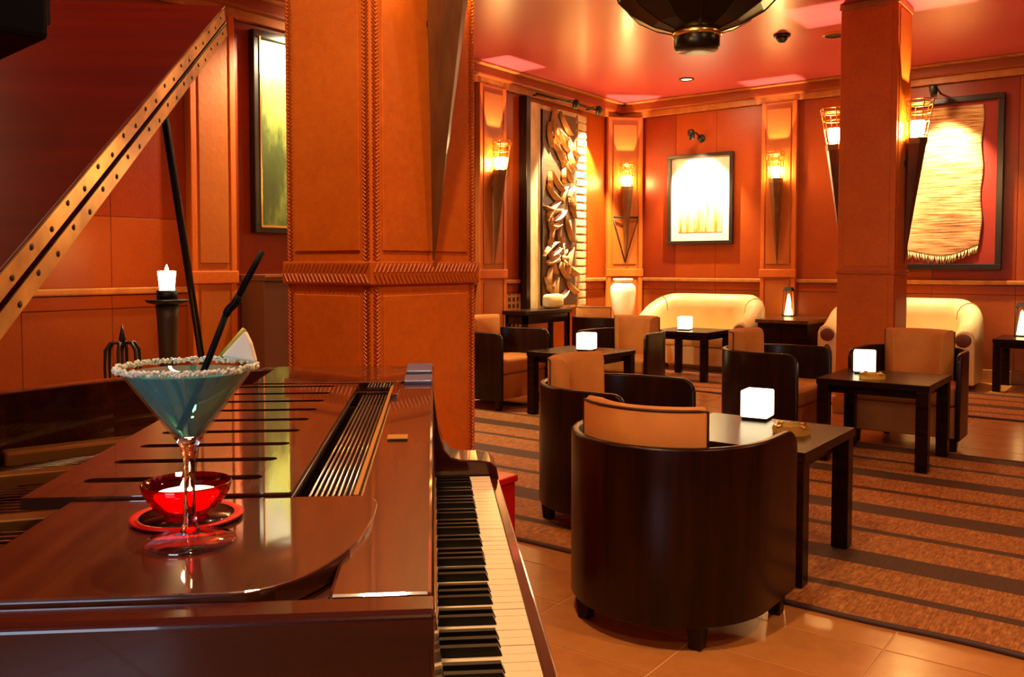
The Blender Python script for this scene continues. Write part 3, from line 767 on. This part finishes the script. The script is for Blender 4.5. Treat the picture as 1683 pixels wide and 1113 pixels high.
for i in range(0, 60):
    p = bot[i]; b.tube([p, (p[0]+rnd.uniform(-.01,.01), p[1]-.004, p[2]-.04), (p[0]+rnd.uniform(-.02,.02), p[1], p[2]-rnd.uniform(.06,.09))], .006, 4)
o = b.obj('fringe', 'fringe', wh, fix=False); o['kind'] = 'stuff'
hl = thing('hanging_light', 'small spotlight on a stem above the woven hanging', 'spotlight', (4.0,-.02,3.10))
B().tube([(0,0,0),(0,-.25,.03),(0,-.36,0)], .010, 8).obj('arm', 'iron', hl)
B().lathe([(.028,-.06),(.042,.0),(.042,.05),(.02,.07)], 14).xf(Matrix.Translation((0,-.37,-.03)) @ Matrix.Rotation(math.radians(18),4,'X')).obj('head', 'iron', hl)
lamp('hanging_bulb', 'SPOT', hl, (.08,-.41,-.11), 560, (1,.80,.50), .02, (math.radians(22),0,0), 80, .8)

# ------------------------------------------------------------------ left wall: painting, fireplace, candle stand, fire irons
gp = thing('tall_painting', 'tall green and pale painting in a dark frame, half hidden by the wide pillar', 'painting', (.02,-5.46,2.33))
frame(gp, .54, .82, .06, .07, 'frame_black', 'x')
B().box(.07,.078,-.49,.49,-.775,-.755).obj('gilt_slip', 'gold_metal', gp)
B().box(.07,.078,-.49,-.475,-.755,.77).obj('gilt_slip', 'gold_metal', gp)
B().box(0,.03,-.48,.48,-.76,.76).obj('canvas', 'green_art', gp)
gl = thing('painting_light', 'spotlight above the tall green painting', 'spotlight', (.0,-5.46,3.18))
B().tube([(.19,0,.12),(.36,0,.10),(.40,0,.06)], .012, 8).obj('arm', 'iron', gl)
B().lathe([(.03,-.05),(.045,.0),(.045,.04),(.02,.06)], 14).xf(Matrix.Translation((.41,0,.03)) @ Matrix.Rotation(math.radians(20),4,'Y')).obj('head', 'iron', gl)
lamp('painting_bulb', 'SPOT', gl, (.45,0,-.04), 420, (1,.82,.50), .03, (0,math.radians(22),0), 150, .5)
lamp('painting_uplight', 'POINT', gl, (.44,.12,.04), 14, (1,.82,.50), .03)
fpz = thing('fireplace', 'dark stone fireplace with a pale mantel edge below the tall painting', 'fireplace', (.03,-5.47,0))
B().box(0,.34,-.66,.62,1.12,1.17).obj('mantel', 'stone', fpz, bevel=.006)
B().box(.34,.352,-.66,.62,1.150,1.170).obj('mantel_edge', 'oak_trim', fpz)
B().box(0,.30,-.64,-.36,0,1.12).obj('jamb', 'stone', fpz, bevel=.006); B().box(0,.30,.34,.60,0,1.12).obj('jamb', 'stone', fpz, bevel=.006)
B().box(0,.30,-.36,.34,.90,1.12).obj('lintel', 'stone', fpz, bevel=.006)
B().box(0,.04,-.36,.34,0,.90).obj('fireback', 'black', fpz); B().box(0,.29,-.36,.34,.60,.64).obj('iron_shelf', 'iron', fpz)
B().box(0,.40,-.66,.62,0,.06).obj('hearth', 'stone', fpz)
B().box(.05,.27,-.3,.28,.64,.74).obj('log_box', 'suede', fpz, bevel=.02)
cs = thing('candle_stand', 'tall dark floor stand with a dish, beside the wall left of the fireplace', 'stand', (.74,-7.20,0))
B().lathe([(.17,0),(.17,.03),(.09,.06),(.06,.09),(.052,.5),(.066,.88),(.075,.98)], 20).obj('column', 'dark_olive', cs)
B().lathe([(.06,.98),(.13,1.0),(.14,1.015),(.13,1.018),(.0,1.012)], 28).obj('dish', 'iron', cs)
B().lathe([(.064,1.012),(.068,1.075),(.06,1.078)], 20).obj('candle_cup', 'iron', cs)
cn = thing('candle', 'lit thick white candle glowing on the tall floor stand', 'candle', (.74,-7.20,1.079))
B().lathe([(.048,0),(.050,.04),(.056,.10),(.058,.125),(.046,.128),(.0,.115)], 20).obj('wax', 'candle_glow', cn)
B().lathe([(.0,.115),(.010,.13),(.012,.142),(.006,.158),(0,.17)], 10).obj('flame', 'flame_glow', cn)
lamp('candle_flame_light', 'POINT', cn, (0,0,.30), 14, (1,.46,.10), .03)
fi = thing('iron_candelabra', 'black wrought iron stand with a spear tip and drooping hooks behind the piano', 'iron stand', (1.25,-7.80,0))
B().lathe([(.14,0),(.14,.02),(.02,.04)], 16).obj('foot', 'iron', fi)
B().tube([(0,0,.03),(0,0,.80)], .010, 8).obj('stem', 'iron', fi)
B().lathe([(.006,.78),(.020,.82),(.012,.86),(0,.915)], 8).obj('spear_tip', 'iron', fi)
for k in range(6):
    a0 = 2*PI*k/6+.3; c_, s_ = math.cos(a0), math.sin(a0)
    B().tube([(0,0,.77),(.03*c_,.03*s_,.80),(.065*c_,.065*s_,.80),(.092*c_,.092*s_,.76),(.097*c_,.097*s_,.66),(.092*c_,.092*s_,.50)], [.007,.008,.010,.010,.008,.006], 6).obj('hook', 'iron', fi)

# red pedestal and hung loudspeaker
rb = thing('red_pedestal', 'bright red box pedestal on the floor just behind the piano keyboard', 'pedestal', (4.065,-8.14,0))
B().box(-.12,.12,-.165,.165,.02,.47).obj('body', 'red_plastic', rb, bevel=.006)
B().box(-.127,.127,-.172,.172,.47,.495).obj('top', 'red_plastic', rb, bevel=.004)
B().box(-.11,.11,-.155,.155,0,.02).obj('foot', 'black', rb)

# ------------------------------------------------------------------ grand piano
PA = math.radians(42.0); OX, OY = -.5, 1.36      # root in the piano's own plan (x across keys, y along keyboard)
ca, sa = math.cos(PA), math.sin(PA)
def P(x, y, z): return (CAM[0]+ca*x-sa*y, CAM[1]+sa*x+ca*y, z)
pf = thing('grand_piano', 'open mahogany grand piano with raised lid, keyboard running away from the camera', 'piano', P(OX,OY,0), PA)
SH = Matrix.Translation((-OX,-OY,0))
def part(b, name, m, parent=None, **kw): return b.xf(SH).obj(name, m, parent or pf, **kw)
ZC = 1.0
outer = [(0,.603),(-.5,.603),(-1.0,.603),(-1.50,.603)]
outer += [(-1.50-.22*math.sin(PI*k/8), .603+.22-.22*math.cos(PI*k/8)) for k in range(1, 8)]
bend = [(-1.45,1.05),(-1.33,1.12),(-1.20,1.22),(-1.08,1.37),(-.96,1.56),(-.84,1.76),(-.70,1.94),(-.55,2.06),(-.40,2.11),(-.2,2.12),(0,2.12)]
outer += [(-1.52,1.02)] + bend
def offset(path, d):
    r = []
    for i, p in enumerate(path):
        q0, q1 = Vector(path[max(i-1,0)]), Vector(path[min(i+1,len(path)-1)]); t_ = (q1-q0).normalized()
        r.append((p[0]+t_.y*d, p[1]-t_.x*d))
    return r
inner = offset(outer, .034)
rings = [[(o_[0],o_[1],.70),(o_[0],o_[1],ZC-.004),(o_[0]+(i_[0]-o_[0])*.15,o_[1]+(i_[1]-o_[1])*.15,ZC),(i_[0]+(o_[0]-i_[0])*.15,i_[1]+(o_[1]-i_[1])*.15,ZC),(i_[0],i_[1],ZC-.004),(i_[0],i_[1],.70)] for o_, i_ in zip(outer, inner)]
part(B().loft(rings, smooth=False), 'case_rim', 'mahogany_dark', bevel=.002)
part(B().prism(inner, .77, .80), 'soundboard', 'soundboard')
# iron plate with struts
plate = B()
for (x0, y0, x1, y1, wd) in ((-.46,.64,-1.45,.70,.03),(-.46,.95,-1.40,.92,.022),(-.46,1.28,-1.22,1.10,.022),(-.46,1.62,-1.00,1.40,.022),(-.46,1.92,-.80,1.70,.022)):
    d = Vector((x1-x0,y1-y0)).normalized(); nn = Vector((-d.y,d.x))*wd
    plate.prism([(x0+nn.x,y0+nn.y),(x1+nn.x,y1+nn.y),(x1-nn.x,y1-nn.y),(x0-nn.x,y0-nn.y)], .86, .895)
part(plate, 'plate_struts', 'bronze', bevel=.006)
part(B().box(-.56,-.40,.622,2.07,.84,.875), 'iron_plate', 'bronze', bevel=.006)
rim2 = offset(outer, .036); rim3 = offset(outer, .13)
part(B().loft([[(a_[0],a_[1],.84),(a_[0],a_[1],.862),(b_[0],b_[1],.862),(b_[0],b_[1],.84)] for a_, b_ in zip(rim2[2:-2], rim3[2:-2])], smooth=False), 'plate_rim', 'bronze', bevel=.004)
sb = B()
for k in range(70):
    y0 = .66+1.36*k/69; x1 = -1.42 + .95*max(0,(y0-.9)/1.2)**1.4
    sb.tube([(-.44,y0,.882),(x1,y0*.9+.1*1.0,.868)], .0011, 4)
o = part(sb, 'strings', 'steel', fix=False); o['kind'] = 'stuff'
# front boards
part(B().box(-.42,-.0,.622,2.086,.88,.90), 'pin_block', 'felt')
part(B().box(-.36,-.07,.636,.905,.965,.987), 'shelf_bed', 'mahogany')
part(B().box(-.36,-.07,1.76,2.08,.965,.987), 'shelf_bed', 'mahogany')
part(B().box(-.078,-.001,.637,2.084,.93,1.000), 'front_board', 'mahogany', bevel=.004)
part(B().box(-.016,-.0005,.64,2.084,.745,.99), 'fallboard', 'mahogany_dark', bevel=.003)
part(B().box(-.0005,.0025,.745,1.99,.748,.775), 'key_felt_strip', 'brass')
def rounded(cx0, cx1, y0, y1, flip):
    pts = [(cx0, y0), (cx1-.09 if not flip else cx1, y0)]
    k = [(cx1-.09+.09*math.sin(PI/2*i/14), y0+.20-.20*math.cos(PI/2*i/14)) for i in range(1, 15)]
    k2 = [(cx1-.025+.025*math.cos(PI/2*i/6), y1-.03+.03*math.sin(PI/2*i/6)) for i in range(0, 7)]
    pts = [(cx0, y0), (cx1-.09, y0)] + k + k2 + [(cx0, y1)]
    if flip: pts = [(x, y0+y1-y) for x, y in pts][::-1]
    return pts
part(B().prism(rounded(-.362, -.056, .637, .902, False), .988, 1.005), 'side_shelf', 'mahogany', bevel=.002)
part(B().prism(rounded(-.362, -.056, 1.79, 2.08, True), .988, 1.005), 'side_shelf', 'mahogany', bevel=.002)
# music desk folded flat: planks between nine open slots, joined at both ends
ys = [.977+.0915*k for k in range(9)]; sl0, sl1, hwS = -.366, -.198, .0105
import bmesh
bm = bmesh.new()
def loop(pts):
    vv = [bm.verts.new((x, y, 0)) for x, y in pts]
    return [bm.edges.new((vv[i], vv[(i+1) % len(vv)])) for i in range(len(vv))]
ed = loop([(-.412,.908),(-.146,.908),(-.146,1.742),(-.36,1.742),(-.412,1.70)])
for y in ys:
    sl = [(sl0+hwS*math.cos(PI/2+PI*i/6), y+hwS*math.sin(PI/2+PI*i/6)) for i in range(7)] + [(sl1+hwS*math.cos(-PI/2+PI*i/6), y+hwS*math.sin(-PI/2+PI*i/6)) for i in range(7)]
    ed += loop(sl)
bmesh.ops.triangle_fill(bm, use_beauty=True, use_dissolve=False, edges=ed)
r = bmesh.ops.extrude_face_region(bm, geom=list(bm.faces)); 
bmesh.ops.translate(bm, verts=[v_ for v_ in r['geom'] if isinstance(v_, bmesh.types.BMVert)], vec=(0,0,.012))
bmesh.ops.recalc_face_normals(bm, faces=bm.faces)
bmesh.ops.translate(bm, verts=bm.verts, vec=(-OX,-OY,.996))
me = bpy.data.meshes.new('music_desk'); bm.to_mesh(me); bm.free(); me.materials.append(M['mahogany'])
o = bpy.data.objects.new('music_desk', me); C.objects.link(o); o.parent = pf
part(B().box(-.40,-.15,.93,1.73,.955,.965), 'desk_bed', 'felt')
part(B().box(-.143,-.081,.912,1.742,.955,.965), 'rod_tray', 'felt')
for k in range(9):
    x = -.137+.0063*k; part(B().tube([(x,.915,.985),(x,1.735,.985)], .0018, 6), 'rod', 'steel')
part(B().box(-.0835,-.0785,.912,1.742,.98,1.003), 'tray_edge', 'bronze')
part(B().box(-.060,-.003,1.93,2.08,1.000,1.010), 'hinge_plate', 'steel_window_sheen', bevel=.002)
part(B().box(-.060,-.003,1.78,1.88,1.000,1.008), 'hinge_plate', 'steel_window_sheen', bevel=.002)
part(B().box(-.077,-.066,1.60,1.76,1.000,1.008), 'board_glint', 'chrome', bevel=.002)  # strip added to imitate a bright reflection on the front board
part(B().box(-.064,-.036,1.205,1.235,1.002,1.0032), 'nameplate', 'bronze')
# keyboard
part(B().box(-.0,.127,.70,2.02,.66,.735), 'key_bed', 'mahogany_dark')
part(B().box(.1275,.148,.622,2.09,.64,.752), 'key_slip', 'mahogany_dark', bevel=.004)
K0, KW = .757, .02355
wk = B().box(.003,.1265,-KW/2+.0006,KW/2-.0006,.738,.760).xf(Matrix.Translation((-OX,-OY,0))).mesh('white_key', 'ivory')
bb = B(); bb.frustum((.044,0,.758),(.040,.0058),(.042,0,.772),(.036,.0045)); bk = bb.xf(SH).mesh('black_key', 'ebony')
for k in range(52):
    o = bpy.data.objects.new('white_key', wk); C.objects.link(o); o.parent = pf; o.location = (0, K0+KW*(k+.5), random.uniform(-.0004,.0003))
    if k < 51 and (k % 7) not in (1, 4):
        o = bpy.data.objects.new('black_key', bk); C.objects.link(o); o.parent = pf; o.location = (0, K0+KW*(k+1), 0)
def arm(y0, y1, name):
    pr = [(-.004,.62),(-.004,.985),(.006,.90),(.013,.855),(.023,.822),(.038,.803),(.06,.797),(.10,.795),(.130,.790),(.143,.778),(.148,.755),(.148,.62)]
    v = [(x,y0,z) for x, z in pr] + [(x,y1,z) for x, z in pr]; n_ = len(pr)
    b = B().add(v, [tuple(range(n_)), tuple(reversed(range(n_,2*n_)))] + [(i,(i+1)%n_,n_+(i+1)%n_,n_+i) for i in range(n_)])
    part(b, name, 'mahogany_dark', bevel=.004)
arm(1.99, 2.105, 'arm'); arm(.60, .745, 'arm')
for x, y in ((-.02,.72),(-.02,1.98),(-1.35,.85)):
    part(B().frustum((x,y,.05),(.035,.035),(x,y,.70),(.055,.055)), 'leg', 'mahogany_dark', bevel=.006)
    part(B().box(x-.03,x+.03,y-.03,y+.03,0,.05), 'caster', 'brass', bevel=.006)
part(B().box(-1.45,-.0,.62,1.05,.66,.70), 'bottom_beam', 'mahogany_dark'); part(B().box(-.6,-.0,1.05,2.08,.66,.70), 'bottom_beam', 'mahogany_dark')
# lid: main leaf hinged on the spine, front leaf folded back on top of it
LA = math.atan(.556); LM = Matrix.Translation((0,.592,1.016)) @ Matrix.Rotation(LA, 4, 'X')
XE = -.409
leaf = [(XE,0),(XE,1.42),(-.62,1.42),(-.78,1.34),(-.92,1.16),(-1.06,.94),(-1.22,.72),(-1.45,.52),(-1.64,.40),(-1.70,.22),(-1.66,.05),(-1.56,0)]
lid = part(B().prism(leaf, 0, .025).xf(LM), 'lid', 'lid_wood', bevel=.002)
flp = part(B().box(XE-.415, XE, .004, 1.425, .030, .055).xf(LM), 'folded_lid_leaf', 'lid_wood', bevel=.002)
for z0, par in ((.004, lid), (.034, flp)):
    st_ = part(B().box(XE, XE+.0025, .02, 1.40, z0-.002, z0+.0195).xf(LM), 'hinge_strip', 'brass_worn', par)
    for k in range(26):
        s_ = .05+.0525*k; part(B().ball((XE+.0028, s_, z0+.009+(.003 if k % 2 else -.003)), (.0012,.0045,.0035), 8, 4).xf(LM), 'hinge_screw', 'screw', par, fix=False)
part(B().tube([(-.50,2.0,.93),(-.50,1.66,1.622)], .0075, 8), 'prop_stick', 'black')
# ------------------------------------------------------------------ hung loudspeaker near the camera's left
sp = thing('loudspeaker', 'black box loudspeaker hanging from the ceiling at the upper left', 'speaker', P(-.548,1.06,1.490), PA+math.radians(42.5))
B().box(-.07,.07,-.11,.10,0,.16).obj('box', 'black_plastic', sp, bevel=.006)
B().box(.07,.075,-.10,.09,.02,.14).obj('grille', 'black', sp)
B().tube([(0,-.02,.16),(0,-.02,H-1.490)], .012, 8).obj('hanger', 'black', sp)

# ------------------------------------------------------------------ cocktail glass, drink, salt, straw, pineapple
GX, GY, GZ = -.206, .757, 1.0055
gt = thing('martini_glass', 'martini glass with a salted rim standing on the piano', 'glass', P(GX,GY,GZ), .3)
def shellprof(outer_, inner_): return outer_ + inner_[::-1]
out_ = [(.0,0),(.0365,0),(.0375,.0012),(.036,.003),(.020,.0055),(.008,.010),(.0055,.018),(.0045,.045),(.0048,.070),(.007,.082),(.012,.090),(.0555,.150),(.0565,.1515)]
in_ = [(.0,.090),(.009,.0915),(.0530,.1503),(.0555,.1520)]
B().lathe([(.012,.0905),(.0555,.150),(.0565,.1515),(.0555,.1520),(.0540,.1503),(.0105,.0910)], 48, cap=False).obj('bowl', 'bowl_glass', gt)
B().lathe([(.0,.010),(.008,.010),(.0055,.018),(.0045,.045),(.0048,.070),(.007,.082),(.012,.0905),(.0,.0905)], 32, cap=False).obj('stem', 'clear_glass', gt)
B().lathe([(.0,0),(.0365,0),(.0375,.0012),(.036,.003),(.020,.0055),(.008,.010),(0,.010)], 48, cap=False).obj('foot', 'foot_glass', gt)
sr = B()
for k in range(420):
    a0 = 2*PI*k/420; r_ = .056+random.uniform(-.0012,.0012)
    sr.ball((r_*math.cos(a0), r_*math.sin(a0), .1505+random.uniform(-.0026,.0014)), random.uniform(.0010,.0019), 6, 4)
o = sr.obj('salt_rim', 'salt', gt, fix=False); o['kind'] = 'stuff'
dr = thing('cocktail', 'blue green cocktail filling the martini glass', 'drink', P(GX,GY,GZ), .3)
B().lathe([(0,.0912),(.0098,.0916),(.0502,.1452),(.0500,.1458),(0,.1456)], 48, cap=False).obj('liquid', 'blue_drink', dr)
st = thing('straw', 'black bendy straw leaning out of the cocktail', 'straw', P(GX,GY,GZ), PA)
q0, q1, q2, q3 = (-.006,-.004,.099), (.0165,.008,.158), (.028,.010,.199), (.060,.014,.247)
B().tube([q0, q1, (.030,.009,.193)], .0028, 10).obj('lower_tube', 'black_plastic', st)
B().tube([(.030,.009,.193),(.0325,.0095,.1975),(.037,.0102,.202),(.0405,.0107,.209)], [.0034,.0036,.0036,.0034], 10).obj('bend', 'black_plastic', st)
B().tube([(.0405,.0107,.209), q3], .0028, 10).obj('upper_tube', 'black_plastic', st)
pn = thing('pineapple_wedge', 'pale pineapple wedge perched on the salted rim', 'fruit', P(GX+.043,GY+.006,GZ+.1545), PA)
B().add([(-.016,-.005,.003),(.013,-.005,-.002),(.009,-.005,.014),(.004,-.005,.025),(-.016,.005,.003),(.013,.005,-.002),(.009,.005,.014),(.004,.005,.025)],
        [(0,1,2,3),(7,6,5,4),(0,4,5,1),(1,5,6,2),(2,6,7,3),(3,7,4,0)]).obj('flesh', 'pineapple', pn, bevel=.002)
B().tube([(-.017,0,.003),(-.008,0,.013),(.003,0,.026)], .0026, 6).obj('peel', 'peel', pn)
# red candle bowl on its saucer
RXb, RYb = -.229, .832
rs = thing('saucer', 'dark saucer with a bright red rim under the candle bowl on the piano', 'saucer', P(RXb,RYb,GZ))
B().lathe([(.0,0),(.040,0),(.042,.003),(.0,.003)], 40, cap=False).obj('plate', 'mahogany_dark', rs)
B().lathe([(.042,.0005),(.0495,.0015),(.0505,.0032),(.0485,.0042),(.042,.0034)], 48, cap=False).obj('rim', 'red_plastic', rs)
rw = thing('candle_bowl', 'small red glass candle bowl behind the martini glass', 'bowl', P(RXb,RYb,GZ+.0045))
B().lathe([(.0,0),(.020,0),(.030,.008),(.038,.020),(.0405,.029),(.0395,.030),(.0365,.021),(.028,.010),(.018,.004),(0,.004)], 40, cap=False).obj('glass_wall', 'red_glass', rw)
wx = thing('tealight', 'lit tealight glowing inside the red bowl', 'candle', P(RXb,RYb,GZ+.0090))
B().lathe([(.0185,0),(.0290,.012),(.0285,.0145),(0,.0135)], 24).obj('wax', 'candle_glow', wx)
B().lathe([(0,.013),(.005,.017),(.006,.021),(.003,.028),(0,.033)], 10).obj('flame', 'flame_glow', wx)
lamp('tealight_flame', 'POINT', wx, (0,0,.045), .12, (1,.62,.26), .006)
